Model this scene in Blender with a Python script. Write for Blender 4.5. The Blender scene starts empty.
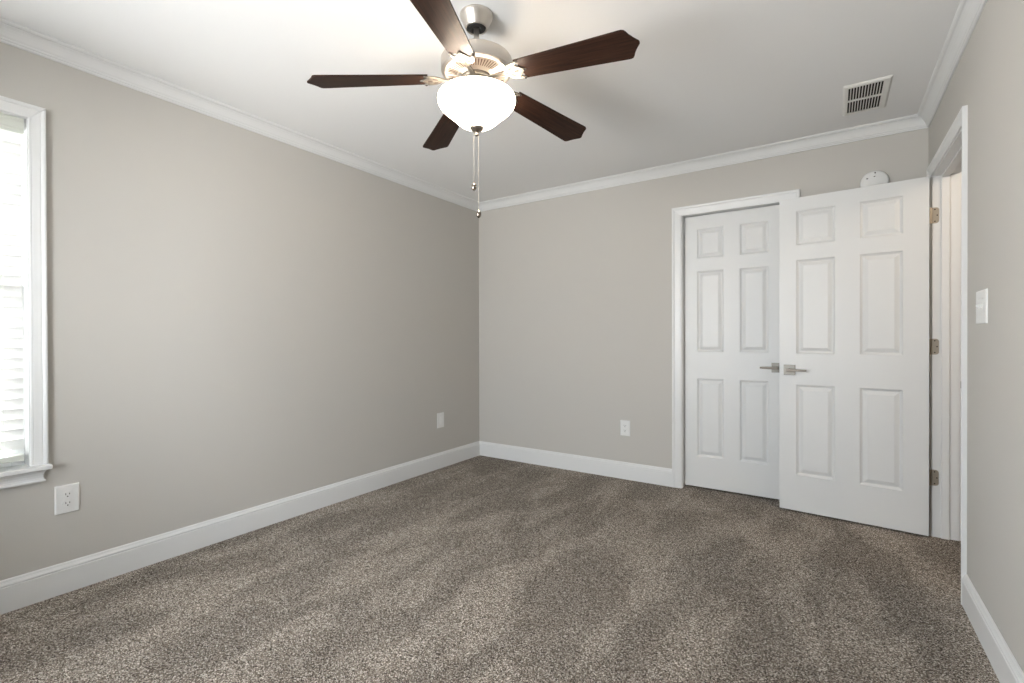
import bpy, bmesh, math, random
from mathutils import Vector, Matrix

scene = bpy.context.scene
PI = math.pi
# ------------------------------------------------------------------ camera
XL, YB, XR, H = -2.845, 3.696, 0.470, 2.424       # left wall, back wall, right wall, ceiling
YR = -0.75                                        # wall behind the camera
cam_d = bpy.data.cameras.new('camera')
cam = bpy.data.objects.new('camera', cam_d)
scene.collection.objects.link(cam)
scene.camera = cam
cam_d.sensor_fit = 'HORIZONTAL'
cam_d.sensor_width = 36.0
cam_d.lens = 480.28 / 1024 * 36.0
cam_d.clip_start = 0.02
yaw, pitch, roll = 0.58762, -0.00509, -0.00301
fw = Vector((-math.sin(yaw) * math.cos(pitch), math.cos(yaw) * math.cos(pitch), math.sin(pitch)))
rt = Vector((math.cos(yaw), math.sin(yaw), 0))
up = rt.cross(fw)
r2 = math.cos(roll) * rt + math.sin(roll) * up
u2 = -math.sin(roll) * rt + math.cos(roll) * up
M = Matrix(((r2.x, u2.x, -fw.x, 0), (r2.y, u2.y, -fw.y, 0), (r2.z, u2.z, -fw.z, 1.12258), (0, 0, 0, 1)))
cam.matrix_world = M
cam_d.shift_y = -0.14 / 1024

# ------------------------------------------------------------------ light and exposure
scene.view_settings.view_transform = 'Standard'
scene.view_settings.look = 'None'
scene.view_settings.gamma = 1.0
scene.view_settings.use_curve_mapping = False
scene.view_settings.exposure = 0.15
SKY = 22.0
GROUND = 26.0
LAMP = 3.2
BOWL = 9.5
HALL = 17.0
world = bpy.data.worlds.new('overcast_sky')
scene.world = world
world.use_nodes = True
wn = world.node_tree.nodes
wl = world.node_tree.links
w_tc = wn.new('ShaderNodeTexCoord')
w_sep = wn.new('ShaderNodeSeparateXYZ')
w_mr = wn.new('ShaderNodeMapRange')              # soft horizon: bright overcast sky above, lower half brightened to light the ceiling
w_mr.inputs['From Min'].default_value = -0.06
w_mr.inputs['From Max'].default_value = 0.06
w_mix = wn.new('ShaderNodeMixRGB')
w_mix.inputs['Color1'].default_value = (0.98 * GROUND, 0.99 * GROUND, 0.99 * GROUND, 1)
w_mix.inputs['Color2'].default_value = (0.91 * SKY, 0.97 * SKY, 1.03 * SKY, 1)
wl.new(w_tc.outputs['Generated'], w_sep.inputs['Vector'])
wl.new(w_sep.outputs['Z'], w_mr.inputs['Value'])
wl.new(w_mr.outputs['Result'], w_mix.inputs['Fac'])
wl.new(w_mix.outputs['Color'], wn['Background'].inputs['Color'])
wn['Background'].inputs['Strength'].default_value = 1.0


def portal(name, loc, rot, sx, sy):
    d = bpy.data.lights.new(name, 'AREA')
    d.shape = 'RECTANGLE'
    d.size, d.size_y = sx, sy
    d.cycles.is_portal = True
    o = bpy.data.objects.new(name, d)
    scene.collection.objects.link(o)
    o.location = loc
    o.rotation_euler = rot
    return o


W2 = (-2.08, -0.96, 0.55, 2.06)                   # added unseen rear window for more daylight: x0, x1, z0, z1
W1 = (0.0, 0.560, 0.586, 2.063)                   # left window with the blind: y0, y1, z0, z1
W3 = (-0.68, -0.125, 0.586, 2.063)                # added unseen window further back, open to let in daylight
portal('added_rear_window_daylight', ((W2[0] + W2[1]) / 2, YR - 0.14, (W2[2] + W2[3]) / 2), (PI / 2, 0, 0), W2[1] - W2[0], W2[3] - W2[2])
for w_ in (W1, W3):
    portal('side_window_daylight', (XL - 0.16, (w_[0] + w_[1]) / 2, (w_[2] + w_[3]) / 2), (0, -PI / 2, 0), w_[3] - w_[2], w_[1] - w_[0])


# ------------------------------------------------------------------ materials
def mat(name, col, rough=0.5, metal=0.0, bump=0.0, bscale=200.0, spec=0.5):
    m = bpy.data.materials.new(name)
    m.use_nodes = True
    nt = m.node_tree
    b = nt.nodes['Principled BSDF']
    b.inputs['Base Color'].default_value = (*col, 1)
    b.inputs['Roughness'].default_value = rough
    b.inputs['Metallic'].default_value = metal
    b.inputs['Specular IOR Level'].default_value = spec
    if bump:
        tc = nt.nodes.new('ShaderNodeTexCoord')
        nz = nt.nodes.new('ShaderNodeTexNoise')
        nz.inputs['Scale'].default_value = bscale
        nz.inputs['Detail'].default_value = 4
        bp = nt.nodes.new('ShaderNodeBump')
        bp.inputs['Strength'].default_value = bump
        bp.inputs['Distance'].default_value = 0.002
        nt.links.new(tc.outputs['Object'], nz.inputs['Vector'])
        nt.links.new(nz.outputs['Fac'], bp.inputs['Height'])
        nt.links.new(bp.outputs['Normal'], b.inputs['Normal'])
    return m


M_WALL = mat('grey_wall_paint', (0.490, 0.473, 0.440), 0.75, bump=0.10, bscale=260, spec=0.3)
M_CEIL = mat('white_ceiling_paint', (0.81, 0.81, 0.805), 0.85, bump=0.06, bscale=240, spec=0.2)
M_TRIM = mat('white_trim_paint', (0.68, 0.685, 0.68), 0.35, spec=0.5)
M_DOOR = mat('white_door_paint', (0.645, 0.65, 0.643), 0.42, bump=0.05, bscale=120)
M_PLATE = mat('white_plastic', (0.70, 0.70, 0.685), 0.38)
M_NICKEL = mat('brushed_nickel', (0.62, 0.58, 0.53), 0.38, 1.0, bump=0.05, bscale=400)
M_BAR = mat('satin_nickel_in_shade', (0.115, 0.10, 0.085), 0.4, 1.0)  # satin nickel with the shade on neck and lever put into its colour
M_LEVER = mat('satin_nickel', (0.17, 0.16, 0.142), 0.45, 1.0)
M_HINGE = mat('hinge_nickel', (0.42, 0.375, 0.31), 0.42, 1.0)
M_DARK = mat('black_rubber', (0.012, 0.011, 0.010), 0.6)
M_HOLE = mat('hole_shade_and_screws', (0.02, 0.018, 0.016), 0.9)  # near-black, painted as the shade inside holes and slots; also hinge screws
M_IRON = mat('light_nickel_casting', (0.22, 0.20, 0.172), 0.55, 1.0)
M_FOB = mat('fob_nickel', (0.30, 0.26, 0.22), 0.22, 1.0)
M_SCROLL = mat('scroll_recess_shade', (0.05, 0.03, 0.02), 0.7)  # dark tone painted as the shade in the scroll openings
M_CHAIN = mat('chain_metal', (0.75, 0.68, 0.58), 0.35, 1.0)
M_VENT = mat('white_enamel', (0.74, 0.73, 0.70), 0.45)
M_VAL = mat('off_white_blind_rail', (0.62, 0.64, 0.58), 0.5)
M_SASH = mat('white_vinyl', (0.82, 0.83, 0.82), 0.3)


def wood():
    m = bpy.data.materials.new('walnut_blade')
    m.use_nodes = True
    nt = m.node_tree
    b = nt.nodes['Principled BSDF']
    tc = nt.nodes.new('ShaderNodeTexCoord')
    mp = nt.nodes.new('ShaderNodeMapping')
    mp.inputs['Scale'].default_value = (3.0, 60.0, 3.0)
    nz = nt.nodes.new('ShaderNodeTexNoise')
    nz.inputs['Scale'].default_value = 2.2
    nz.inputs['Detail'].default_value = 6
    nz.inputs['Roughness'].default_value = 0.65
    cr = nt.nodes.new('ShaderNodeValToRGB')
    cr.color_ramp.elements[0].position = 0.3
    cr.color_ramp.elements[0].color = (0.009, 0.0050, 0.0038, 1)
    cr.color_ramp.elements[1].position = 0.75
    cr.color_ramp.elements[1].color = (0.050, 0.0215, 0.0125, 1)
    nt.links.new(tc.outputs['Object'], mp.inputs['Vector'])
    nt.links.new(mp.outputs['Vector'], nz.inputs['Vector'])
    nt.links.new(nz.outputs['Fac'], cr.inputs['Fac'])
    nt.links.new(cr.outputs['Color'], b.inputs['Base Color'])
    b.inputs['Roughness'].default_value = 0.42
    b.inputs['Specular IOR Level'].default_value = 0.13
    return m


M_WOOD = wood()


CARPET_SHIFT = (4.2, 0.6)


def carpet():
    m = bpy.data.materials.new('speckled_carpet')
    m.use_nodes = True
    nt = m.node_tree
    L = nt.links.new
    b = nt.nodes['Principled BSDF']
    b.inputs['Roughness'].default_value = 1.0
    b.inputs['Specular IOR Level'].default_value = 0.05
    tc = nt.nodes.new('ShaderNodeTexCoord')
    # yarn speckle: cells of random tone
    v = nt.nodes.new('ShaderNodeTexVoronoi')
    v.inputs['Scale'].default_value = 320
    nw = nt.nodes.new('ShaderNodeTexNoise')
    nw.inputs['Scale'].default_value = 130
    nw.inputs['Detail'].default_value = 3
    wv = nt.nodes.new('ShaderNodeMixRGB')
    wv.blend_type = 'ADD'
    wv.inputs['Fac'].default_value = 0.003
    L(tc.outputs['Object'], wv.inputs['Color1'])
    L(nw.outputs['Color'], wv.inputs['Color2'])
    L(tc.outputs['Object'], nw.inputs['Vector'])
    L(wv.outputs['Color'], v.inputs['Vector'])
    sp = nt.nodes.new('ShaderNodeSeparateColor')
    L(v.outputs['Color'], sp.inputs['Color'])
    cr = nt.nodes.new('ShaderNodeValToRGB')
    e = cr.color_ramp.elements
    e[0].position = 0.0
    e[0].color = (0.040, 0.032, 0.026, 1)
    e[1].position = 1.0
    e[1].color = (0.86, 0.79, 0.71, 1)
    for p, c in ((0.2, (0.108, 0.089, 0.071, 1)), (0.5, (0.262, 0.218, 0.178, 1)), (0.8, (0.44, 0.392, 0.340, 1))):
        q = e.new(p)
        q.color = c
    L(sp.outputs['Red'], cr.inputs['Fac'])
    # vacuum strokes and footmarks: the pile laid one way or the other
    mp = nt.nodes.new('ShaderNodeMapping')
    mp.inputs['Rotation'].default_value = (0, 0, 0.10)
    mp.inputs['Location'].default_value = (CARPET_SHIFT[0], CARPET_SHIFT[1], 0)
    mp.inputs['Scale'].default_value = (2.5, 1.0, 1)
    n1 = nt.nodes.new('ShaderNodeTexNoise')
    n1.inputs['Scale'].default_value = 1.6
    n1.inputs['Detail'].default_value = 5.0
    n1.inputs['Distortion'].default_value = 0.5
    L(tc.outputs['Object'], mp.inputs['Vector'])
    L(mp.outputs['Vector'], n1.inputs['Vector'])
    mr = nt.nodes.new('ShaderNodeMapRange')
    mr.interpolation_type = 'SMOOTHERSTEP'
    mr.inputs['From Min'].default_value = 0.38
    mr.inputs['From Max'].default_value = 0.65
    mr.inputs['To Min'].default_value = 0.80
    mr.inputs['To Max'].default_value = 1.13
    L(n1.outputs['Fac'], mr.inputs['Value'])
    mu = nt.nodes.new('ShaderNodeMixRGB')
    mu.blend_type = 'MULTIPLY'
    mu.inputs['Fac'].default_value = 1.0
    L(cr.outputs['Color'], mu.inputs['Color1'])
    L(mr.outputs['Result'], mu.inputs['Color2'])
    L(mu.outputs['Color'], b.inputs['Base Color'])
    bp = nt.nodes.new('ShaderNodeBump')
    bp.inputs['Strength'].default_value = 0.9
    bp.inputs['Distance'].default_value = 0.004
    L(v.outputs['Distance'], bp.inputs['Height'])
    bp.invert = True
    L(bp.outputs['Normal'], b.inputs['Normal'])
    return m


M_CARPET = carpet()


def bowl_mat():
    m = bpy.data.materials.new('lit_frosted_glass')
    m.use_nodes = True
    nt = m.node_tree
    for n in list(nt.nodes):
        nt.nodes.remove(n)
    out = nt.nodes.new('ShaderNodeOutputMaterial')
    em = nt.nodes.new('ShaderNodeEmission')
    em.inputs['Color'].default_value = (1.0, 0.90, 0.79, 1)
    em.inputs['Strength'].default_value = BOWL
    df = nt.nodes.new('ShaderNodeBsdfDiffuse')
    df.inputs['Color'].default_value = (0.85, 0.83, 0.8, 1)
    tr = nt.nodes.new('ShaderNodeBsdfTranslucent')
    tr.inputs['Color'].default_value = (0.85, 0.80, 0.72, 1)
    mx = nt.nodes.new('ShaderNodeMixShader')
    ad = nt.nodes.new('ShaderNodeAddShader')
    nt.links.new(df.outputs[0], mx.inputs[1])
    nt.links.new(tr.outputs[0], mx.inputs[2])
    nt.links.new(mx.outputs[0], ad.inputs[0])
    nt.links.new(em.outputs[0], ad.inputs[1])
    nt.links.new(ad.outputs[0], out.inputs['Surface'])
    return m


M_BOWL = bowl_mat()


def slat_mat():
    m = bpy.data.materials.new('white_blind_slat')
    m.use_nodes = True
    nt = m.node_tree
    b = nt.nodes['Principled BSDF']
    b.inputs['Base Color'].default_value = (0.88, 0.88, 0.86, 1)
    b.inputs['Roughness'].default_value = 0.4
    tr = nt.nodes.new('ShaderNodeBsdfTranslucent')
    tr.inputs['Color'].default_value = (0.85, 0.85, 0.83, 1)
    mx = nt.nodes.new('ShaderNodeMixShader')
    mx.inputs[0].default_value = 0.20
    nt.links.new(b.outputs[0], mx.inputs[1])
    nt.links.new(tr.outputs[0], mx.inputs[2])
    nt.links.new(mx.outputs[0], nt.nodes['Material Output'].inputs['Surface'])
    return m


M_SLAT = slat_mat()


def glass_mat():
    m = bpy.data.materials.new('window_glass')
    m.use_nodes = True
    nt = m.node_tree
    for n in list(nt.nodes):
        nt.nodes.remove(n)
    out = nt.nodes.new('ShaderNodeOutputMaterial')
    t = nt.nodes.new('ShaderNodeBsdfTransparent')
    g = nt.nodes.new('ShaderNodeBsdfGlossy')
    g.inputs['Roughness'].default_value = 0.02
    fr = nt.nodes.new('ShaderNodeFresnel')
    fr.inputs['IOR'].default_value = 1.45
    mx = nt.nodes.new('ShaderNodeMixShader')
    nt.links.new(fr.outputs[0], mx.inputs[0])
    nt.links.new(t.outputs[0], mx.inputs[1])
    nt.links.new(g.outputs[0], mx.inputs[2])
    nt.links.new(mx.outputs[0], out.inputs['Surface'])
    return m


M_GLASS = glass_mat()


# ------------------------------------------------------------------ mesh helpers
def link(name, bm, m, parent=None, smooth=False, bevel=0.0, loc=None, rot=None):
    bmesh.ops.recalc_face_normals(bm, faces=bm.faces)
    if smooth:
        for f in bm.faces:
            f.smooth = True
    me = bpy.data.meshes.new(name)
    bm.to_mesh(me)
    bm.free()
    me.materials.append(m)
    o = bpy.data.objects.new(name, me)
    scene.collection.objects.link(o)
    if parent:
        o.parent = parent
    if loc is not None:
        o.location = loc
    if rot is not None:
        o.rotation_euler = rot
    if bevel:
        md = o.modifiers.new('bevel', 'BEVEL')
        md.width = bevel
        md.segments = 2
        md.limit_method = 'ANGLE'
        md.angle_limit = math.radians(40)
        for f in me.polygons:
            f.use_smooth = True
        ws = o.modifiers.new('normals', 'WEIGHTED_NORMAL')
        ws.keep_sharp = False
    return o


def box(bm, x0, y0, z0, x1, y1, z1):
    v = [bm.verts.new((x, y, z)) for z in (z0, z1) for y in (y0, y1) for x in (x0, x1)]
    for f in ((0, 1, 3, 2), (4, 5, 7, 6), (0, 1, 5, 4), (2, 3, 7, 6), (0, 2, 6, 4), (1, 3, 7, 5)):
        bm.faces.new([v[i] for i in f])
    return v


def lathe(bm, prof, n=48, c=(0, 0), cap0=False, cap1=False):
    rings = []
    for r, z in prof:
        if r < 1e-6:
            rings.append([bm.verts.new((c[0], c[1], z))])
        else:
            rings.append([bm.verts.new((c[0] + r * math.cos(2 * PI * i / n), c[1] + r * math.sin(2 * PI * i / n), z)) for i in range(n)])
    for a, b in zip(rings, rings[1:]):
        for i in range(n):
            j = (i + 1) % n
            if len(a) == 1 and len(b) == 1:
                continue
            if len(a) == 1:
                bm.faces.new((a[0], b[i], b[j]))
            elif len(b) == 1:
                bm.faces.new((a[i], a[j], b[0]))
            else:
                bm.faces.new((a[i], a[j], b[j], b[i]))
    if cap0 and len(rings[0]) > 1:
        bm.faces.new(rings[0])
    if cap1 and len(rings[-1]) > 1:
        bm.faces.new(rings[-1])


def tube(bm, pts, r, n=10, caps=True):
    pts = [Vector(p) for p in pts]
    rings = []
    for i, p in enumerate(pts):
        d = (pts[min(i + 1, len(pts) - 1)] - pts[max(i - 1, 0)]).normalized()
        a = d.orthogonal().normalized() if i == 0 else (a - d * a.dot(d)).normalized()
        b = d.cross(a)
        rr = r[i] if isinstance(r, (list, tuple)) else r
        rings.append([bm.verts.new(p + rr * (a * math.cos(2 * PI * k / n) + b * math.sin(2 * PI * k / n))) for k in range(n)])
    for A, B in zip(rings, rings[1:]):
        for k in range(n):
            bm.faces.new((A[k], A[(k + 1) % n], B[(k + 1) % n], B[k]))
    if caps:
        bm.faces.new(rings[0])
        bm.faces.new(rings[-1])


def prism(bm, poly, d, z0, z1):
    """polygon of (x, y) extruded in z, through the map d(x, y, z)"""
    a = [bm.verts.new(d(x, y, z0)) for x, y in poly]
    b = [bm.verts.new(d(x, y, z1)) for x, y in poly]
    n = len(poly)
    for i in range(n):
        bm.faces.new((a[i], a[(i + 1) % n], b[(i + 1) % n], b[i]))
    bm.faces.new(a)
    bm.faces.new(b)


def run(bm, prof, A, B, n, c, m0=0.0, m1=0.0):
    """closed profile of (u, w) swept from A to B; u along n, w along c; ends mitred by m0, m1 (pair: per u, per w)"""
    A, B, n, c = Vector(A), Vector(B), Vector(n), Vector(c)
    d = (B - A).normalized()
    a = [bm.verts.new(A + n * u + c * w + d * (m0[0] * u + m0[1] * w)) for u, w in prof]
    b = [bm.verts.new(B + n * u + c * w - d * (m1[0] * u + m1[1] * w)) for u, w in prof]
    k = len(prof)
    for i in range(k):
        bm.faces.new((a[i], a[(i + 1) % k], b[(i + 1) % k], b[i]))
    bm.faces.new(a)
    bm.faces.new(b)


def empty(name, loc=(0, 0, 0), rot=(0, 0, 0)):
    o = bpy.data.objects.new(name, None)
    o.empty_display_size = 0.05
    scene.collection.objects.link(o)
    o.location = loc
    o.rotation_euler = rot
    return o


def tag(o, label, cat, group=None):
    o['label'] = label
    o['category'] = cat
    if group:
        o['group'] = group
    return o


def struct(o, label=None, cat=None):
    o['kind'] = 'structure'
    if label:
        o['label'] = label
        o['category'] = cat
    return o


def sbox(name, b, m, label=None, cat=None, bevel=0):
    bm = bmesh.new()
    box(bm, *b)
    return struct(link(name, bm, m, bevel=bevel), label, cat)


# ------------------------------------------------------------------ room shell
TW = 0.115
sbox('floor', (XL - 0.3, YR - 0.3, -0.08, XR + 1.6, YB + 0.9, 0.0), M_CARPET, 'speckled grey-brown cut pile carpet with vacuum marks', 'carpet')
sbox('ceiling', (XL - 0.3, YR - 0.3, H, XR + 1.6, YB + 0.9, H + 0.1), M_CEIL, 'plain white painted ceiling', 'ceiling')

DH = 2.045                                        # door opening height
BD = (-0.932, -0.248)                             # back door opening in x
RD = (2.783, 3.566)                               # right door opening in y
DH2 = 2.029                                       # right opening height
CW2 = 0.057


def wall_with_hole(name, axis, p0, p1, a0, a1, hole, label, post=None):
    """axis 'x': wall spans x in (a0,a1) with thickness y in (p0,p1); hole = (h0, h1, z0, z1)"""
    bm = bmesh.new()
    h0, h1, z0, z1 = hole

    def b(s0, s1, q0, q1):
        if s1 - s0 < 1e-5 or q1 - q0 < 1e-5:
            return
        if axis == 'x':
            box(bm, s0, p0, q0, s1, p1, q1)
        else:
            box(bm, p0, s0, q0, p1, s1, q1)
    b(a0, h0, 0, H)
    b(h1, a1, 0, H)
    b(h0, h1, z1, H)
    b(h0, h1, 0, z0)
    if post:
        b(post[0], post[1], z0, z1)
    bmesh.ops.remove_doubles(bm, verts=bm.verts, dist=1e-6)
    return struct(link(name, bm, M_WALL), label, 'wall')


JT = 0.016                                        # jamb board
wall_with_hole('wall_left', 'y', XL - 0.14, XL, YR - 0.14, YB + TW, (W3[0] - JT, W1[1] + JT, W1[2] - 0.02, W1[3] + JT), 'grey painted wall on the left with the window', (W3[1] + JT, W1[0] - JT))
wall_with_hole('wall_back', 'x', YB, YB + TW, XL, XR + TW, (BD[0] - JT, BD[1] + JT, 0, DH + JT), 'grey painted far wall with the closed white door')
wall_with_hole('wall_right', 'y', XR, XR + TW, YR, YB, (RD[0] - JT, RD[1] + JT, 0, DH2 + JT), 'grey painted wall on the right with the open doorway')
wall_with_hole('wall_rear', 'x', YR - 0.14, YR, XL, XR + TW, (W2[0] - JT, W2[1] + JT, W2[2] - 0.02, W2[3] + JT), 'grey painted wall behind the viewpoint')
# the hall beyond the open doorway; unseen closet walls added to block light leaks
sbox('wall_hall', (XR + 1.45, 1.2, 0, XR + 1.55, YB + 0.8, H), M_WALL)
sbox('wall_hall_far', (XR + TW, YB + 0.7, 0, XR + 1.45, YB + 0.8, H), M_WALL)
sbox('wall_hall_near', (XR + TW, 1.2, 0, XR + 1.45, 1.3, H), M_WALL)
sbox('closet_light_block_back', (XL, YB + 0.75, 0, XR + TW, YB + 0.85, H), M_WALL)
sbox('closet_light_block_left', (-1.3, YB + TW, 0, -1.2, YB + 0.75, H), M_WALL)
sbox('closet_light_block_right', (XR, YB + TW, 0, XR + TW, YB + 0.75, H), M_WALL)

# baseboards: 134 mm board with a stepped ogee top
BP = [(0, 0), (0.015, 0), (0.015, 0.104), (0.0125, 0.106), (0.0145, 0.111), (0.0135, 0.1165), (0.0105, 0.1195),
      (0.0095, 0.1225), (0.0080, 0.1245), (0.0078, 0.1285), (0.0060, 0.1325), (0.0035, 0.1345), (0, 0.1345)]
Z = (0, 0, 1)
CW = 0.066                                        # door casing width
RV = 0.006                                        # reveal


def base(name, A, B, n, m0, m1):
    bm = bmesh.new()
    run(bm, BP, A, B, n, Z, (m0, 0), (m1, 0))
    return struct(link(name, bm, M_TRIM))


base('baseboard_left', (XL, YR, 0), (XL, YB, 0), (1, 0, 0), 1, 1)
base('baseboard_back', (XL, YB, 0), (BD[0] - RV - CW, YB, 0), (0, -1, 0), 1, 0)
base('baseboard_back_right', (BD[1] + RV + CW, YB, 0), (XR, YB, 0), (0, -1, 0), 0, 1)
base('baseboard_right', (XR, YR, 0), (XR, RD[0] - RV - CW2, 0), (-1, 0, 0), 1, 0)
base('baseboard_rear', (XR, YR, 0), (XL, YR, 0), (0, 1, 0), 1, 1)

# crown moulding: 74 mm drop, ogee between beads
CP = [(0, H), (0, H - 0.074), (0.0045, H - 0.074), (0.0085, H - 0.0720), (0.0105, H - 0.0675), (0.0072, H - 0.0655), (0.0120, H - 0.0630),
      (0.0140, H - 0.0580), (0.0105, H - 0.0560), (0.0165, H - 0.0490), (0.0215, H - 0.0405), (0.0275, H - 0.0315), (0.0345, H - 0.0230), (0.0410, H - 0.0170),
      (0.0435, H - 0.0155), (0.0410, H - 0.0132), (0.0475, H - 0.0115), (0.0530, H - 0.0080), (0.0560, H - 0.0040), (0.0565, H)]


def crown(name, A, B, n):
    bm = bmesh.new()
    run(bm, CP, A, B, n, Z, (1, 0), (1, 0))
    return struct(link(name, bm, M_TRIM))


crown('trim_1', (XL, YR, 0), (XL, YB, 0), (1, 0, 0))
crown('trim_2', (XL, YB, 0), (XR, YB, 0), (0, -1, 0))
crown('trim_3', (XR, YB, 0), (XR, YR, 0), (-1, 0, 0))
crown('trim_4', (XR, YR, 0), (XL, YR, 0), (0, 1, 0))

# casings: colonial profile, thin inner edge, thick outer band  (u = out of wall, w = away from opening)


def casing_profile(W):
    s = W / 0.066
    return [(0, 0), (0.0075, 0), (0.0095, 0.003 * s), (0.0100, 0.009 * s), (0.0090, 0.0115 * s), (0.0100, 0.014 * s), (0.0112, 0.030 * s),
            (0.0128, 0.043 * s), (0.0120, 0.046 * s), (0.0150, 0.0495 * s), (0.0172, 0.055 * s), (0.0180, 0.060 * s), (0.0172, 0.0645 * s), (0.0155, W), (0, W)]


def casing(bm, W, o, along, n, s0, s1, z0, z1, legs=True, sill=True):
    """frame round an opening: o(s) gives the wall point, s0..s1 and top z1"""
    P = casing_profile(W)
    along = Vector(along)
    pt = lambda s, z: Vector(o) + along * s + Vector((0, 0, z))
    run(bm, P, pt(s0, z0), pt(s0, z1), n, -along, (0, 0), (0, -1))
    run(bm, P, pt(s1, z0), pt(s1, z1), n, along, (0, 0), (0, -1))
    run(bm, P, pt(s0, z1), pt(s1, z1), n, Z, (0, -1), (0, -1))


def jambs(bm, axis, s0, s1, z1, q0, q1, t):
    """three boards lining an opening; axis = direction of the opening's width; q = depth range"""
    def b(a0, a1, z0, zz):
        if axis == 'x':
            box(bm, a0, q0, z0, a1, q1, zz)
        else:
            box(bm, q0, a0, z0, q1, a1, zz)
    b(s0 - t, s0, 0, z1 + t)
    b(s1, s1 + t, 0, z1 + t)
    b(s0, s1, z1, z1 + t)


# closed door frame (back wall)
bm = bmesh.new()
casing(bm, CW, (0, YB, 0), (1, 0, 0), (0, -1, 0), BD[0] - RV, BD[1] + RV, 0, DH - 0.009)
t5 = struct(link('trim_5', bm, M_TRIM), 'white moulded casing round the closed far door', 'door casing')
bm = bmesh.new()
jambs(bm, 'x', BD[0], BD[1], DH - 0.006, YB, YB + TW, JT - 0.001)
link('jamb', bm, M_TRIM, t5)
# open doorway frame (right wall)
bm = bmesh.new()
casing(bm, CW2, (XR, 0, 0), (0, 1, 0), (-1, 0, 0), RD[0] - RV, RD[1] + RV, 0, DH2 + 0.004)
casing(bm, CW2, (XR + TW, 0, 0), (0, 1, 0), (1, 0, 0), RD[0] - RV, RD[1] + RV, 0, DH2 + 0.004)
t6 = struct(link('trim_6', bm, M_TRIM), 'white casing round the open doorway in the right wall', 'door casing')
bm = bmesh.new()
jambs(bm, 'y', RD[0], RD[1], DH2 - 0.002, XR, XR + TW, JT - 0.001)
link('jamb', bm, M_TRIM, t6)
bm = bmesh.new()
SX0, SX1 = XR + 0.038, XR + 0.073
box(bm, SX0, RD[1] - 0.011, 0, SX1, RD[1], DH2 - 0.002)
box(bm, SX0, RD[0], 0, SX1, RD[0] + 0.011, DH2 - 0.002)
box(bm, SX0, RD[0] + 0.011, DH2 - 0.013, SX1, RD[1] - 0.011, DH2 - 0.002)
link('stop', bm, M_TRIM, t6, bevel=0.0015)
bm = bmesh.new()
box(bm, XR + 0.002, RD[0], 0.885, XR + 0.030, RD[0] + 0.0015, 0.945)
box(bm, XR - 0.010, RD[0] - 0.001, 0.905, XR + 0.002, RD[0] + 0.0015, 0.935)
link('strike_plate', bm, M_LEVER, t6, bevel=0.0006)['label'] = 'small metal strike plate'

# ------------------------------------------------------------------ six-panel doors
ROWS = ((0.243, 0.823), (1.022, 1.622), (1.717, 1.936))


def door_slab(bm, W, z0, z1, T, cols):
    """slab in local x (0..W), y (-T/2..T/2); moulded raised panels on both faces"""
    xs = [0, cols[0][0], cols[0][1], cols[1][0], cols[1][1], W]
    zs = [z0]
    for r in ROWS:
        zs += [r[0], r[1]]
    zs.append(z1)
    steps = ((0.0, 0.0), (0.003, 0.0035), (0.008, 0.0070), (0.0125, 0.0095), (0.0165, 0.0095), (0.0200, 0.0082), (0.036, 0.0025), (0.0375, 0.0018))
    for s in (-1, 1):
        y = s * T / 2
        vv = {}

        def V(x, z, d=0.0):
            k = (round(x, 5), round(z, 5), round(d, 5))
            if k not in vv:
                vv[k] = bm.verts.new((x, y - s * d, z))
            return vv[k]
        for i in range(5):
            for j in range(7):
                a0, a1, b0, b1 = xs[i], xs[i + 1], zs[j], zs[j + 1]
                if i in (1, 3) and j in (1, 3, 5):
                    prev = None
                    for ins, dep in steps:
                        ring = [V(a0 + ins, b0 + ins, dep), V(a1 - ins, b0 + ins, dep), V(a1 - ins, b1 - ins, dep), V(a0 + ins, b1 - ins, dep)]
                        if prev:
                            for k in range(4):
                                bm.faces.new((prev[k], prev[(k + 1) % 4], ring[(k + 1) % 4], ring[k]))
                        prev = ring
                    bm.faces.new(prev)
                else:
                    bm.faces.new((V(a0, b0), V(a1, b0), V(a1, b1), V(a0, b1)))
    for (xa, za, xb, zb) in ((0, z0, W, z0), (0, z1, W, z1), (0, z0, 0, z1), (W, z0, W, z1)):
        q = [bm.verts.new(p) for p in ((xa, -T / 2, za), (xb, -T / 2, zb), (xb, T / 2, zb), (xa, T / 2, za))]
        bm.faces.new(q)


def lever_set(door, x, z, face, s, d):
    """square rose, neck and flat lever on the face y=face (outward sign s); lever points along d"""
    bm = bmesh.new()
    ya, yb = sorted((face, face + s * 0.009))
    box(bm, x - 0.0325, ya, z - 0.0325, x + 0.0325, yb, z + 0.0325)
    rose = link('door_handle', bm, M_LEVER, door, bevel=0.0012)
    rose['label'] = 'satin nickel lever handle on a square rose'
    bm = bmesh.new()
    tube(bm, [(x, face + s * 0.009, z), (x, face + s * 0.046, z)], 0.0095, 16)
    link('neck', bm, M_BAR, rose, smooth=False, bevel=0.001)
    bm = bmesh.new()
    ya, yb = sorted((face + s * 0.042, face + s * 0.055))
    n = 8
    prev = None
    L0, L1 = -0.011, 0.100
    for i in range(n + 1):
        t = i / n
        xx = x + d * (L0 + (L1 - L0) * t)
        h = 0.0095 - 0.0035 * t
        bend = s * 0.006 * (t ** 2)
        ring = [bm.verts.new((xx, ya - bend * 0, z - h)), bm.verts.new((xx, yb, z - h)), bm.verts.new((xx, yb, z + h)), bm.verts.new((xx, ya, z + h))]
        if prev:
            for k in range(4):
                bm.faces.new((prev[k], prev[(k + 1) % 4], ring[(k + 1) % 4], ring[k]))
        else:
            bm.faces.new(ring)
        prev = ring
    bm.faces.new(prev)
    link('lever', bm, M_BAR, rose, bevel=0.0015)


DT = 0.035
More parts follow.
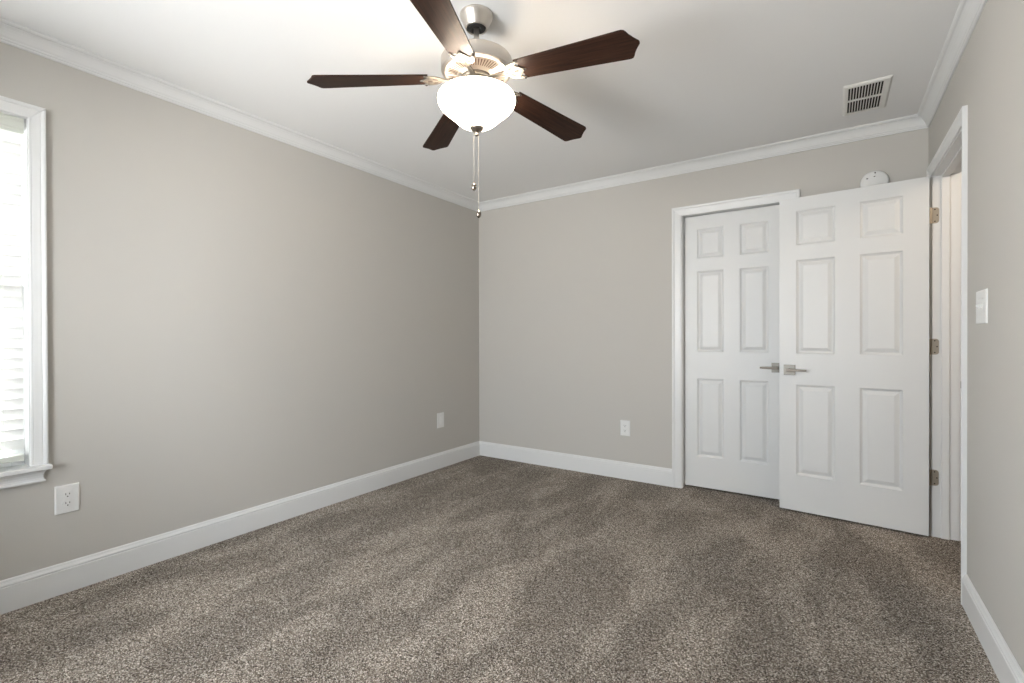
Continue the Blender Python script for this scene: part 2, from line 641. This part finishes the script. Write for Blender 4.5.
# door_1: closed, set back in the far frame
bm = bmesh.new()
W1D = BD[1] - BD[0] - 0.004
door_slab(bm, W1D, 0.014, DH - 0.010, DT, ((0.092, 0.276), (0.382, 0.565)))
door1 = struct(link('door_1', bm, M_DOOR, loc=(BD[0] + 0.002, 3.757 + DT / 2, 0)), 'closed white six-panel door set back in the far wall', 'door')
lever_set(door1, W1D - 0.064, 0.919, -DT / 2, -1, -1)
# stop strips of the closed door sit on the closet side
bm = bmesh.new()
yb0 = 3.757 + DT + 0.002
box(bm, BD[0], yb0, 0, BD[0] + 0.011, yb0 + 0.017, DH - 0.006)
box(bm, BD[1] - 0.011, yb0, 0, BD[1], yb0 + 0.017, DH - 0.006)
box(bm, BD[0] + 0.011, yb0, DH - 0.017, BD[1] - 0.011, yb0 + 0.017, DH - 0.006)
link('stop', bm, M_TRIM, t5)

# door_2: open into the room, nearly parallel to the far wall
ang = math.atan2(-0.09175, 0.99578)
FB = Vector((-0.286, 3.591))                      # free edge, camera-side face
W2D = 0.741
tdir = Vector((math.cos(ang), math.sin(ang)))
ndir = Vector((-tdir.y, tdir.x))
ctr = FB + ndir * (DT / 2)
bm = bmesh.new()
door_slab(bm, W2D, 0.012, 2.022, DT, ((0.096, 0.303), (0.427, 0.627)))
door2 = struct(link('door_2', bm, M_DOOR, loc=(ctr.x, ctr.y, 0), rot=(0, 0, ang)), 'white six-panel door standing open against the far wall', 'door')
lever_set(door2, 0.058, 0.917, -DT / 2, -1, 1)
lever_set(door2, 0.058, 0.917, DT / 2, 1, 1)
for zc in (0.334, 1.072, 1.809):
    bm = bmesh.new()
    # knuckle barrel at the room-side corner
    px, py = W2D + 0.006, DT / 2 + 0.001
    tube(bm, [(px, py, zc - 0.0445), (px, py, zc + 0.0445)], 0.0055, 14)
    hg = link('hinge', bm, M_HINGE, door2)
    hg['label'] = 'satin nickel butt hinge'
    # door leaf on the slab's edge
    bm = bmesh.new()
    box(bm, W2D, -DT / 2 + 0.006, zc - 0.0445, W2D + 0.0018, DT / 2 - 0.001, zc + 0.0445)
    link('leaf', bm, M_HINGE, hg)
    # frame leaf on the jamb, with rounded corners, in room coordinates
    bm = bmesh.new()
    r = 0.014
    x0, x1 = XR - 0.004, XR + 0.029
    poly = [(x0, zc - 0.0445)]
    for k in range(7):
        a = -PI / 2 + k * PI / 12
        poly.append((x1 - r + r * math.cos(a), zc - 0.0445 + r + r * math.sin(a)))
    for k in range(7):
        a = k * PI / 12
        poly.append((x1 - r + r * math.cos(a), zc + 0.0445 - r + r * math.sin(a)))
    poly.append((x0, zc + 0.0445))
    prism(bm, poly, lambda x, y, q: (x, q, y), RD[1] - 0.0020, RD[1] + 0.0004)
    lf = link('hinge_leaf', bm, M_HINGE, t6)
    lf['label'] = 'satin nickel hinge leaf'
    for sx, sz in ((XR + 0.011, 0.033), (XR + 0.021, 0.0), (XR + 0.011, -0.033)):
        bm = bmesh.new()
        tube(bm, [(sx, RD[1] - 0.0028, zc + sz), (sx, RD[1] - 0.001, zc + sz)], 0.0034, 10)
        link('screw', bm, M_HOLE, lf)

# ------------------------------------------------------------------ window on the left wall
jt = JT - 0.001
WC = 0.054
P = casing_profile(WC)
P2 = casing_profile(0.058)


def side_window(wname, W, wlabel=None):
    y0, y1, z0, z1 = W
    bm = bmesh.new()
    WC = 0.054
    P = casing_profile(WC)
    run(bm, P, (XL, y1 + 0.003, z0), (XL, y1 + 0.003, z1 + 0.003), (1, 0, 0), (0, 1, 0), (0, 0), (0, -1))
    run(bm, P, (XL, y0 - 0.003, z0), (XL, y0 - 0.003, z1 + 0.003), (1, 0, 0), (0, -1, 0), (0, 0), (0, -1))
    P2 = casing_profile(0.058)
    run(bm, P2, (XL, y0 - 0.003, z1 + 0.003), (XL, y1 + 0.003, z1 + 0.003), (1, 0, 0), (0, 0, 1), (0, -WC / 0.058), (0, -WC / 0.058))
    win1 = struct(link(wname, bm, M_TRIM), wlabel, 'window' if wlabel else None)
    bm = bmesh.new()
    jt = JT - 0.001
    xo = XL - 0.139
    box(bm, xo, y1, z0, XL, y1 + jt, z1 + jt)
    box(bm, xo, y0 - jt, z0, XL, y0, z1 + jt)
    box(bm, xo, y0, z1, XL, y1, z1 + jt)
    link('jamb', bm, M_TRIM, win1)
    bm = bmesh.new()
    box(bm, xo, y0 - jt, z0 - 0.019, XL + 0.001, y1 + jt, z0)
    box(bm, XL + 0.001, y0 - 0.059, z0 - 0.019, XL + 0.044, y1 + 0.064, z0)
    link('window_sill', bm, M_TRIM, win1, bevel=0.003)
    bm = bmesh.new()
    # apron: cove shape, returned at the end
    AP = [(0, 0), (0.019, 0), (0.0205, 0.003), (0.0195, 0.007), (0.0150, 0.010), (0.0125, 0.018), (0.0125, 0.028), (0.0150, 0.038), (0.0200, 0.046), (0.0230, 0.050), (0.0230, 0.053), (0, 0.053)]
    a = [bm.verts.new((XL + u, y0 - 0.052, z0 - 0.072 + w)) for u, w in AP]
    bcut = [bm.verts.new((XL + u, y1 + 0.029 + u * 0.95, z0 - 0.072 + w)) for u, w in AP]
    for i in range(len(AP)):
        j = (i + 1) % len(AP)
        bm.faces.new((a[i], a[j], bcut[j], bcut[i]))
    bm.faces.new(a)
    bm.faces.new(bcut)
    link('apron', bm, M_TRIM, win1)


    def sash(xc, za, zb, name):
        bm = bmesh.new()
        f = 0.042
        box(bm, xc - 0.016, y0, za, xc + 0.016, y0 + f, zb)
        box(bm, xc - 0.016, y1 - f, za, xc + 0.016, y1, zb)
        box(bm, xc - 0.016, y0 + f, za, xc + 0.016, y1 - f, za + f)
        box(bm, xc - 0.016, y0 + f, zb - f, xc + 0.016, y1 - f, zb)
        s = link('sash', bm, M_SASH, win1, bevel=0.002)
        bm = bmesh.new()
        box(bm, xc - 0.002, y0 + f - 0.004, za + f - 0.004, xc + 0.002, y1 - f + 0.004, zb - f + 0.004)
        link('pane', bm, M_GLASS, s)


    zm = 1.335
    sash(XL - 0.120, zm - 0.02, z1, 'upper')
    sash(XL - 0.086, z0, zm + 0.022, 'lower')


side_window('window_1', W1, 'white framed window with a blind on the left wall')
side_window('added_window_3', W3)  # added window out of view, for extra daylight
y0, y1, z0, z1 = W1

# blind
blind = tag(empty('window_blind', (XL - 0.036, (y0 + y1) / 2, z1)), 'white wide-slat venetian blind hanging in the left window', 'blind')
hw = (y1 - y0) / 2 - 0.008
bm = bmesh.new()
vp = [(0.026, -0.066), (0.030, -0.062), (0.030, -0.050), (0.033, -0.046), (0.033, -0.018), (0.030, -0.014), (0.030, -0.001), (0.024, -0.001), (0.024, -0.066)]
a = [bm.verts.new((u, -hw, w)) for u, w in vp]
b2 = [bm.verts.new((u, hw, w)) for u, w in vp]
for i in range(len(vp)):
    j = (i + 1) % len(vp)
    bm.faces.new((a[i], a[j], b2[j], b2[i]))
bm.faces.new(a)
bm.faces.new(b2)
link('valance', bm, M_VAL, blind)
bm = bmesh.new()
box(bm, -0.024, -hw + 0.004, -0.045, 0.022, hw - 0.004, -0.002)
link('head_rail', bm, M_PLATE, blind)
bm = bmesh.new()
pitch_s = 0.0432
nsl = 31
tilt = math.radians(-66)
zt = -0.085
hs = hw - 0.004
for i in range(nsl):
    zc = zt - i * pitch_s
    pts = []
    for k in range(5):
        s = -0.025 + 0.0125 * k
        bow = 0.0016 * (1 - (s / 0.025) ** 2)
        # slats turned with the room-side edge up
        pts.append((s * math.cos(tilt) + bow * math.sin(tilt), zc - s * math.sin(tilt) + bow * math.cos(tilt)))
    th = 0.0032
    lo = [(u - th * math.sin(tilt), w - th * math.cos(tilt)) for u, w in pts]
    ring = pts + lo[::-1]
    a = [bm.verts.new((u, -hs, w)) for u, w in ring]
    b2 = [bm.verts.new((u, hs, w)) for u, w in ring]
    m = len(ring)
    for q in range(m):
        bm.faces.new((a[q], a[(q + 1) % m], b2[(q + 1) % m], b2[q]))
    bm.faces.new(a)
    bm.faces.new(b2)
link('blind_slats', bm, M_SLAT, blind)
bm = bmesh.new()
zb = zt - nsl * pitch_s - 0.002
box(bm, -0.025, -hs, zb - 0.024, 0.027, hs, zb)
link('bottom_rail', bm, M_VAL, blind, bevel=0.002)
for yy in (-hs + 0.06, hs - 0.06):
    bm = bmesh.new()
    for xx in (0.0215, -0.0215):
        tube(bm, [(xx, yy, -0.05), (xx, yy, zb)], 0.0009, 6)
    link('ladder_cord', bm, M_SLAT, blind)

# ------------------------------------------------------------------ unseen rear window added for daylight
x0, x1, z0r, z1r = W2
bm = bmesh.new()
run(bm, P, (x0 - 0.003, YR, z0r), (x0 - 0.003, YR, z1r + 0.003), (0, 1, 0), (-1, 0, 0), (0, 0), (0, -1))
run(bm, P, (x1 + 0.003, YR, z0r), (x1 + 0.003, YR, z1r + 0.003), (0, 1, 0), (1, 0, 0), (0, 0), (0, -1))
run(bm, P, (x0 - 0.003, YR, z1r + 0.003), (x1 + 0.003, YR, z1r + 0.003), (0, 1, 0), (0, 0, 1), (0, -1), (0, -1))
win2 = struct(link('added_window_2', bm, M_TRIM))
bm = bmesh.new()
yo = YR - 0.139
box(bm, x0 - jt, yo, z0r, x0, YR, z1r + jt)
box(bm, x1, yo, z0r, x1 + jt, YR, z1r + jt)
box(bm, x0, yo, z1r, x1, YR, z1r + jt)
link('jamb', bm, M_TRIM, win2)
bm = bmesh.new()
box(bm, x0 - jt, yo, z0r - 0.019, x1 + jt, YR + 0.001, z0r)
box(bm, x0 - 0.06, YR + 0.001, z0r - 0.019, x1 + 0.06, YR + 0.04, z0r)
link('window_sill', bm, M_TRIM, win2, bevel=0.003)
bm = bmesh.new()
f = 0.04
xm = (x0 + x1) / 2
for xa, xb, za, zb2 in ((x0, x0 + f, z0r, z1r), (x1 - f, x1, z0r, z1r), (xm - f / 2, xm + f / 2, z0r, z1r), (x0 + f, x1 - f, z0r, z0r + f), (x0 + f, x1 - f, z1r - f, z1r)):
    box(bm, xa, YR - 0.11, za, xb, YR - 0.08, zb2)
sh = link('sash', bm, M_SASH, win2)
bm = bmesh.new()
box(bm, x0 + 0.03, YR - 0.097, z0r + 0.03, x1 - 0.03, YR - 0.093, z1r - 0.03)
link('pane', bm, M_GLASS, sh)

# ------------------------------------------------------------------ ceiling fan
FX, FY = -1.205, 1.555                            # laid out for a 2.44 m ceiling, then brought to H
FS = (H - 1.1226) / (2.44 - 1.1226)
fan = tag(empty('ceiling_fan', (FX * FS, FY * FS, H)), 'brushed nickel ceiling fan with five dark wood blades and a lit bowl light', 'ceiling fan')


fan.scale = (FS, FS, FS)


def fz(z):
    return z - 2.44


bm = bmesh.new()
lathe(bm, [(0.0, 0), (0.0670, 0), (0.0670, -0.006), (0.0655, -0.010), (0.0645, -0.014), (0.0560, -0.030), (0.0490, -0.047), (0.0450, -0.054),
           (0.0425, -0.0565), (0.0395, -0.0560), (0.0385, -0.050)], 56)
can = link('canopy', bm, M_NICKEL, fan, smooth=True)
bm = bmesh.new()
lathe(bm, [(0.0385, -0.047), (0.036, -0.0545), (0.030, -0.058), (0.0150, -0.058), (0.0135, -0.050)], 40)
link('canopy_collar', bm, M_DARK, can, smooth=True)
bm = bmesh.new()
tube(bm, [(0, 0, -0.045), (0, 0, fz(2.275))], 0.0115, 20)
link('downrod', bm, M_NICKEL, fan, smooth=True)
# motor housing
bm = bmesh.new()
lathe(bm, [(0.0, fz(2.292)), (0.020, fz(2.292)), (0.024, fz(2.284)), (0.030, fz(2.276)), (0.090, fz(2.270)), (0.128, fz(2.264)), (0.140, fz(2.259)),
           (0.1440, fz(2.253)), (0.1440, fz(2.218)), (0.1425, fz(2.214)), (0.1435, fz(2.211)), (0.1415, fz(2.206)), (0.1360, fz(2.203)),
           (0.1330, fz(2.199)), (0.1290, fz(2.1975)), (0.1240, fz(2.1985)), (0.0660, fz(2.1925)), (0.0630, fz(2.188)), (0.058, fz(2.187)), (0.0, fz(2.187))], 72)
motor = link('motor_housing', bm, M_NICKEL, fan, smooth=True)
bm = bmesh.new()
# dark strips on the underside, painted shade of the radial vent slots
ns = 60
for i in range(ns):
    if i % 12 in (0,):
        continue
    a = 2 * PI * i / ns
    ca, sa = math.cos(a), math.sin(a)
    def pt(r, s, dz):
        zz = 2.1925 + (r - 0.066) / 0.058 * 0.006
        return (r * ca - s * sa, r * sa + s * ca, fz(zz) + dz)
    q = []
    for dz in (-0.0008, 0.0008):
        q.append([bm.verts.new(pt(r, s, dz)) for r, s in ((0.080, -0.0013), (0.117, -0.0021), (0.117, 0.0021), (0.080, 0.0013))])
    bm.faces.new(q[0])
    for k in range(4):
        bm.faces.new((q[0][k], q[0][(k + 1) % 4], q[1][(k + 1) % 4], q[1][k]))
link('vent_slot_shade', bm, mat('vent_slot_shadow', (0.07, 0.038, 0.022), 0.6), motor)
bm = bmesh.new()
lathe(bm, [(0.0, fz(2.187)), (0.062, fz(2.187)), (0.064, fz(2.183)), (0.064, fz(2.176)), (0.060, fz(2.172)), (0.0, fz(2.172))], 48)
link('flywheel', bm, M_IRON, fan, smooth=False)
# light kit: fitter, bowl, finial
bm = bmesh.new()
lathe(bm, [(0.0, fz(2.172)), (0.040, fz(2.172)), (0.046, fz(2.168)), (0.048, fz(2.150)), (0.044, fz(2.146)), (0.050, fz(2.142)), (0.072, fz(2.137)),
           (0.112, fz(2.128)), (0.118, fz(2.122)), (0.116, fz(2.119)), (0.060, fz(2.124)), (0.0, fz(2.126))], 56)
fit = link('light_fitter', bm, M_NICKEL, fan, smooth=True)
for k in range(3):
    a = k * 2 * PI / 3 + 0.5
    cx, cy = 0.055 * math.cos(a), 0.055 * math.sin(a)
    bm = bmesh.new()
    lathe(bm, [(0.0, fz(2.122)), (0.012, fz(2.122)), (0.013, fz(2.100)), (0.016, fz(2.095)), (0.024, fz(2.075)), (0.024, fz(2.062)), (0.014, fz(2.048)), (0.0, fz(2.045))], 20, (cx, cy))
    link('bulb', bm, M_BOWL, fit, smooth=True)
bm = bmesh.new()
BPf = [(0.146, 2.1125), (0.152, 2.1105), (0.1562, 2.104), (0.1580, 2.095), (0.1570, 2.085), (0.1520, 2.0735), (0.1430, 2.062), (0.1300, 2.050),
       (0.1170, 2.0395), (0.1060, 2.030), (0.0960, 2.0205), (0.0850, 2.0105), (0.0720, 2.0000), (0.0560, 1.9910), (0.0380, 1.9845), (0.0180, 1.9815), (0.006, 1.981)]
inner = [(max(r - 0.004, 0.006), z + 0.003) for r, z in BPf[::-1]]
lathe(bm, [(r, fz(z)) for r, z in BPf + inner + [BPf[0]]], 72)
link('glass_bowl', bm, M_BOWL, fan, smooth=True)['label'] = 'lit white frosted glass bowl shade'
bm = bmesh.new()
lathe(bm, [(0.0, fz(1.990)), (0.006, fz(1.990)), (0.006, fz(1.982)), (0.0290, fz(1.9855)), (0.0300, fz(1.9825)), (0.0270, fz(1.977)), (0.0190, fz(1.970)), (0.0085, fz(1.9655)),
           (0.0055, fz(1.961)), (0.0085, fz(1.957)), (0.0080, fz(1.952)), (0.004, fz(1.949)), (0.0, fz(1.9485))], 32)
fin = link('finial', bm, mat('finial_nickel', (0.36, 0.31, 0.26), 0.3, 1.0), fan, smooth=True)


def pull_chain(dx, dy, z_top, z_fob, z_end):
    bm = bmesh.new()
    tube(bm, [(dx, dy, fz(z_top)), (dx, dy, fz(z_fob))], 0.0007, 6)
    zz = z_top
    while zz > z_fob:
        bmesh.ops.create_icosphere(bm, subdivisions=1, radius=0.0011, matrix=Matrix.Translation((dx, dy, fz(zz))))
        zz -= 0.0055
    ch = link('pull_chain', bm, M_CHAIN, fan)
    bm = bmesh.new()
    h = z_fob - z_end
    lathe(bm, [(0.0, fz(z_fob)), (0.0028, fz(z_fob)), (0.0035, fz(z_fob - 0.12 * h)), (0.0080, fz(z_fob - 0.22 * h)), (0.0105, fz(z_fob - 0.42 * h)), (0.0105, fz(z_fob - 0.62 * h)),
               (0.0078, fz(z_fob - 0.82 * h)), (0.0035, fz(z_fob - 0.95 * h)), (0.0, fz(z_end))], 20, (dx, dy))
    link('fob', bm, M_FOB, ch, smooth=True)


R3 = Vector((math.cos(yaw), math.sin(yaw)))
for off, zt0, za, zb3 in ((-0.0122, 1.967, 1.761, 1.726), (0.0066, 1.955, 1.650, 1.615)):
    pull_chain(R3.x * off, R3.y * off, zt0, za, zb3)

# blades and irons
BZ = 2.184
PHASE = 4.27
TILT = math.radians(10.1)
DROOP = 0.0807
blade_outline = []
# root edge (ogee), straight sides, pointed ogee tip; x along blade, y across
half = [(0.199, 0.0), (0.197, 0.010), (0.201, 0.020), (0.206, 0.027), (0.203, 0.037), (0.1945, 0.0475), (0.1955, 0.0510), (0.30, 0.0555), (0.45, 0.0615), (0.606, 0.0690),
        (0.617, 0.0690), (0.6255, 0.0655), (0.631, 0.0570), (0.6370, 0.0430), (0.6460, 0.0280), (0.6560, 0.0140), (0.6620, 0.0060), (0.663, 0.0)]
blade_outline = half + [(x, -y) for x, y in half[-2:0:-1]]
iron_outline_half = [(0.050, 0.010), (0.080, 0.0095), (0.110, 0.0080), (0.128, 0.0095), (0.140, 0.017), (0.148, 0.029), (0.160, 0.038), (0.178, 0.044), (0.203, 0.0480),
                     (0.211, 0.0460), (0.211, 0.0400), (0.199, 0.0365), (0.190, 0.0310), (0.196, 0.0240), (0.206, 0.0180), (0.212, 0.0110), (0.222, 0.0055), (0.230, 0.0)]
blade0 = iron0 = None


def blade_map(x, y, z):
    """local blade coordinates tilted about the blade's own axis"""
    return Vector((x, y * math.cos(TILT) + z * math.sin(TILT), -y * math.sin(TILT) + z * math.cos(TILT) - DROOP * x))


def iron_map(x, y, z):
    t = min(1, max(0, (x - 0.065) / 0.085))
    t = t * t * (3 - 2 * t)
    v0 = Vector((x, y, fz(2.1735) - fz(BZ) + z))
    v1 = blade_map(x, y, z - 0.0048)
    return v0.lerp(v1, t)


for k in range(5):
    a = math.radians(PHASE + 72 * k)
    if k == 0:
        bm = bmesh.new()
        prism(bm, blade_outline, blade_map, -0.0028, 0.0028)
        blade0 = link('blade', bm, M_WOOD, fan, bevel=0.001)
        blade0.location = (0, 0, fz(BZ))
        bm = bmesh.new()
        # forked scroll casting: two arms and a web, openings painted on as dark shade
        full = iron_outline_half + [(x, -y) for x, y in iron_outline_half[-2::-1]]
        prism(bm, full, iron_map, -0.0030, 0.0030)
        iron0 = link('blade_iron', bm, M_IRON, blade0, bevel=0.0012)
        extras = []
        for (cx, cy, rx, ry, rot) in ((0.165, 0.018, 0.012, 0.0062, 0.6), (0.165, -0.018, 0.012, 0.0062, -0.6), (0.186, 0.0, 0.010, 0.006, 0), (0.149, 0.0, 0.009, 0.0035, 0)):
            bm = bmesh.new()
            poly = []
            for q in range(16):
                aa = 2 * PI * q / 16
                ux, uy = rx * math.cos(aa), ry * math.sin(aa)
                poly.append((cx + ux * math.cos(rot) - uy * math.sin(rot), cy + ux * math.sin(rot) + uy * math.cos(rot)))
            prism(bm, poly, iron_map, -0.0034, -0.0028)
            extras.append(link('scroll_opening_shade', bm, M_SCROLL, iron0))
        for (cx, cy) in ((0.204, 0.0435), (0.204, -0.0435), (0.219, 0.0)):
            poly = [(cx + 0.0042 * math.cos(2 * PI * q / 12), cy + 0.0042 * math.sin(2 * PI * q / 12)) for q in range(12)]
            bm = bmesh.new()
            prism(bm, poly, iron_map, -0.0048, -0.0025)
            extras.append(link('screw', bm, M_DARK, iron0))
        b_, ir = blade0, iron0
    else:
        b_ = blade0.copy()
        scene.collection.objects.link(b_)
        b_.parent = fan
        ir = iron0.copy()
        scene.collection.objects.link(ir)
        ir.parent = b_
        for s in extras:
            c = s.copy()
            scene.collection.objects.link(c)
            c.parent = ir
    b_.rotation_euler = (0, 0, a)

# the fan's bulbs
for k in range(3):
    a = k * 2 * PI / 3 + 0.5
    d = bpy.data.lights.new('fan_bulb_light', 'POINT')
    d.energy = LAMP
    d.color = (1.0, 0.89, 0.77)
    d.shadow_soft_size = 0.02
    o = bpy.data.objects.new('fan_bulb_light', d)
    scene.collection.objects.link(o)
    o.location = (FS * (FX + 0.085 * math.cos(a)), FS * (FY + 0.085 * math.sin(a)), H + FS * fz(2.088))
# hall ceiling lamp
d = bpy.data.lights.new('hall_light', 'POINT')
d.energy = HALL
d.color = (1.0, 0.82, 0.64)
d.shadow_soft_size = 0.08
o = bpy.data.objects.new('hall_light', d)
scene.collection.objects.link(o)
o.location = (XR + 0.72, 2.75, 2.2)

# ------------------------------------------------------------------ ceiling vent
vx0, vx1, vy0, vy1 = 0.050, 0.252, 3.030, 3.420
vc = ((vx0 + vx1) / 2, (vy0 + vy1) / 2)
vent = tag(empty('ceiling_vent', (vc[0], vc[1], H)), 'white louvred air vent on the ceiling near the open door', 'vent')
hx, hy = (vx1 - vx0) / 2, (vy1 - vy0) / 2
sx, sy = 0.0750, 0.1690                           # slotted field
VO = -0.0065
bm = bmesh.new()
lip = [((hx, hy), 0.0), ((hx, hy), -0.003), ((hx - 0.009, hy - 0.009), -0.0085), ((sx, sy), -0.0085), ((sx, sy), -0.0015)]
prev = None
for (ax, ay), z in lip:
    o_ = VO if ax == sx else 0.0
    ring = [bm.verts.new(p) for p in ((-ax + o_, -ay, z), (ax + o_, -ay, z), (ax + o_, ay, z), (-ax + o_, ay, z))]
    if prev:
        for q in range(4):
            bm.faces.new((prev[q], prev[(q + 1) % 4], ring[(q + 1) % 4], ring[q]))
    prev = ring
box(bm, VO - sx, -0.006, -0.0085, VO + sx, 0.006, -0.0015)
link('frame', bm, M_VENT, vent)
bm = bmesh.new()
box(bm, VO - sx, -sy, -0.0012, VO + sx, sy, -0.0002)
link('backing', bm, M_HOLE, vent)  # dark sheet standing for the shade inside the vent
bm = bmesh.new()
for i in range(13):
    xc = VO - sx + i * (2 * sx) / 12
    for ya, yb in ((-sy, -0.006), (0.006, sy)):
        q = [(xc - 0.0022, -0.0082), (xc + 0.0022, -0.0082), (xc + 0.0030, -0.0014), (xc + 0.0010, -0.0014)]
        aa = [bm.verts.new((u, ya, w)) for u, w in q]
        bb = [bm.verts.new((u, yb, w)) for u, w in q]
        for k in range(4):
            bm.faces.new((aa[k], aa[(k + 1) % 4], bb[(k + 1) % 4], bb[k]))
        bm.faces.new(aa)
        bm.faces.new(bb)
link('louver', bm, M_VENT, vent)

# ------------------------------------------------------------------ round alarm on the back wall
al = tag(empty('smoke_alarm', (0.217, YB, 2.073), (PI / 2, 0, 0)), 'round white alarm on the far wall peeking above the open door', 'smoke alarm')
bm = bmesh.new()
lathe(bm, [(0.0, 0.0), (0.072, 0.0), (0.072, 0.012), (0.0705, 0.018), (0.066, 0.024), (0.055, 0.0265), (0.0, 0.028)], 56)
body = link('body', bm, M_PLATE, al, smooth=True)
for hx_, hz_, rx, ry in ((0.002, 0.056, 0.0036, 0.0046), (-0.037, 0.026, 0.0054, 0.0036), (-0.001, 0.034, 0.0050, 0.0026)):
    bm = bmesh.new()
    poly = [(hx_ + rx * math.cos(2 * PI * q / 14), hz_ + ry * math.sin(2 * PI * q / 14)) for q in range(14)]
    r_ = math.hypot(hx_, hz_)
    zt_ = 0.0282 - (0.0016 if r_ < 0.055 else 0.0016 + (r_ - 0.055) * 0.25)
    prism(bm, poly, lambda x, y, z: (x, y, z), zt_ - 0.002, zt_ + 0.0006)
    link('hole', bm, M_HOLE, body)  # dark discs painted for the shade in the holes


# ------------------------------------------------------------------ outlets and switch
def outlet(name, loc, rz, w, h, label, kind):
    """plate in local x (width), z (height), facing -y"""
    o = tag(empty(name, loc, (0, 0, rz)), label, 'wall outlet' if kind == 'duplex' else 'wall plate')
    bm = bmesh.new()
    a, b = w / 2, h / 2
    prev = None
    for i, y in ((0, 0.0), (0.0, -0.0025), (0.0015, -0.0045), (0.0045, -0.0060)):
        ring = [bm.verts.new(p) for p in ((-a + i, y, -b + i), (a - i, y, -b + i), (a - i, y, b - i), (-a + i, y, b - i))]
        if prev:
            for q in range(4):
                bm.faces.new((prev[q], prev[(q + 1) % 4], ring[(q + 1) % 4], ring[q]))
        else:
            bm.faces.new(ring)
        prev = ring
    bm.faces.new(prev)
    link('plate', bm, M_PLATE, o)
    if kind == 'duplex':
        for s in (1, -1):
            zc = s * 0.0195
            bm = bmesh.new()
            # round face clipped flat at top and bottom
            poly = []
            for q in range(40):
                aa = 2 * PI * q / 40
                poly.append((0.0172 * math.cos(aa), max(-0.0140, min(0.0140, 0.0172 * math.sin(aa))) + zc))
            prism(bm, poly, lambda x, y, z: (x, z, y), -0.0092, -0.0050)
            rc = link('receptacle', bm, M_PLATE, o)
            bm = bmesh.new()
            for sxx, hh in ((-0.0064, 0.0042), (0.0064, 0.0034)):
                box(bm, sxx - 0.0012, -0.0096, zc + 0.003 - hh, sxx + 0.0012, -0.0088, zc + 0.003 + hh)
            poly = [(0.0026 * math.cos(2 * PI * q / 12), zc - 0.0078 + 0.0026 * math.sin(2 * PI * q / 12)) for q in range(12)]
            prism(bm, poly, lambda x, y, z: (x, z, y), -0.0096, -0.0088)
            link('slot', bm, M_HOLE, rc)  # dark shapes painted for the shade in the openings
        bm = bmesh.new()
        tube(bm, [(0, -0.0074, 0), (0, -0.0055, 0)], 0.0030, 12)
        link('screw', bm, M_VENT, o)
    elif kind == 'insert':
        bm = bmesh.new()
        box(bm, -0.0167, -0.0076, -0.0335, 0.0167, -0.0055, 0.0335)
        link('insert', bm, mat('grey_white_plastic', (0.74, 0.74, 0.72), 0.4), o, bevel=0.0008)
        for s in (1, -1):
            bm = bmesh.new()
            tube(bm, [(0, -0.0072, s * 0.048), (0, -0.0055, s * 0.048)], 0.0032, 12)
            link('screw', bm, M_VENT, o)
    elif kind == 'toggle':
        for sx_ in (-0.023, 0.023):
            bm = bmesh.new()
            box(bm, sx_ - 0.0055, -0.0068, -0.0125, sx_ + 0.0055, -0.0055, 0.0125)
            bz = link('toggle_bezel', bm, M_VENT, o)
            bm = bmesh.new()
            q = [(-0.0055, -0.006), (-0.0055, 0.007), (-0.0145, 0.0090), (-0.0145, 0.0030)]
            aa = [bm.verts.new((sx_ - 0.0038, y, z)) for y, z in q]
            bb = [bm.verts.new((sx_ + 0.0038, y, z)) for y, z in q]
            for k in range(4):
                bm.faces.new((aa[k], aa[(k + 1) % 4], bb[(k + 1) % 4], bb[k]))
            bm.faces.new(aa)
            bm.faces.new(bb)
            link('toggle', bm, M_PLATE, bz, bevel=0.0008)
            for s in (1, -1):
                bm = bmesh.new()
                tube(bm, [(sx_, -0.0072, s * 0.030), (sx_, -0.0055, s * 0.030)], 0.0030, 12)
                link('screw', bm, M_VENT, o)
    return o


outlet('wall_outlet', (XL, 0.680, 0.4150), PI / 2, 0.084, 0.126, 'oversized white outlet plate on the left wall under the window', 'duplex')
outlet('wall_plate', (XL, 3.140, 0.4150), PI / 2, 0.084, 0.130, 'white wall plate on the left wall near the far corner', 'insert')
outlet('wall_outlet', (-1.3755, YB, 0.407), 0, 0.080, 0.124, 'white outlet plate on the far wall left of the closed door', 'duplex')
sw = outlet('light_switch', (XR, 2.475, 1.2370), -PI / 2, 0.145, 0.126, 'white light switch plate on the right wall beside the doorway', 'toggle')
sw['category'] = 'light switch'
for o in scene.objects:
    if o.name.startswith('wall_outlet'):
        o['group'] = 'electrical outlets low on the walls'
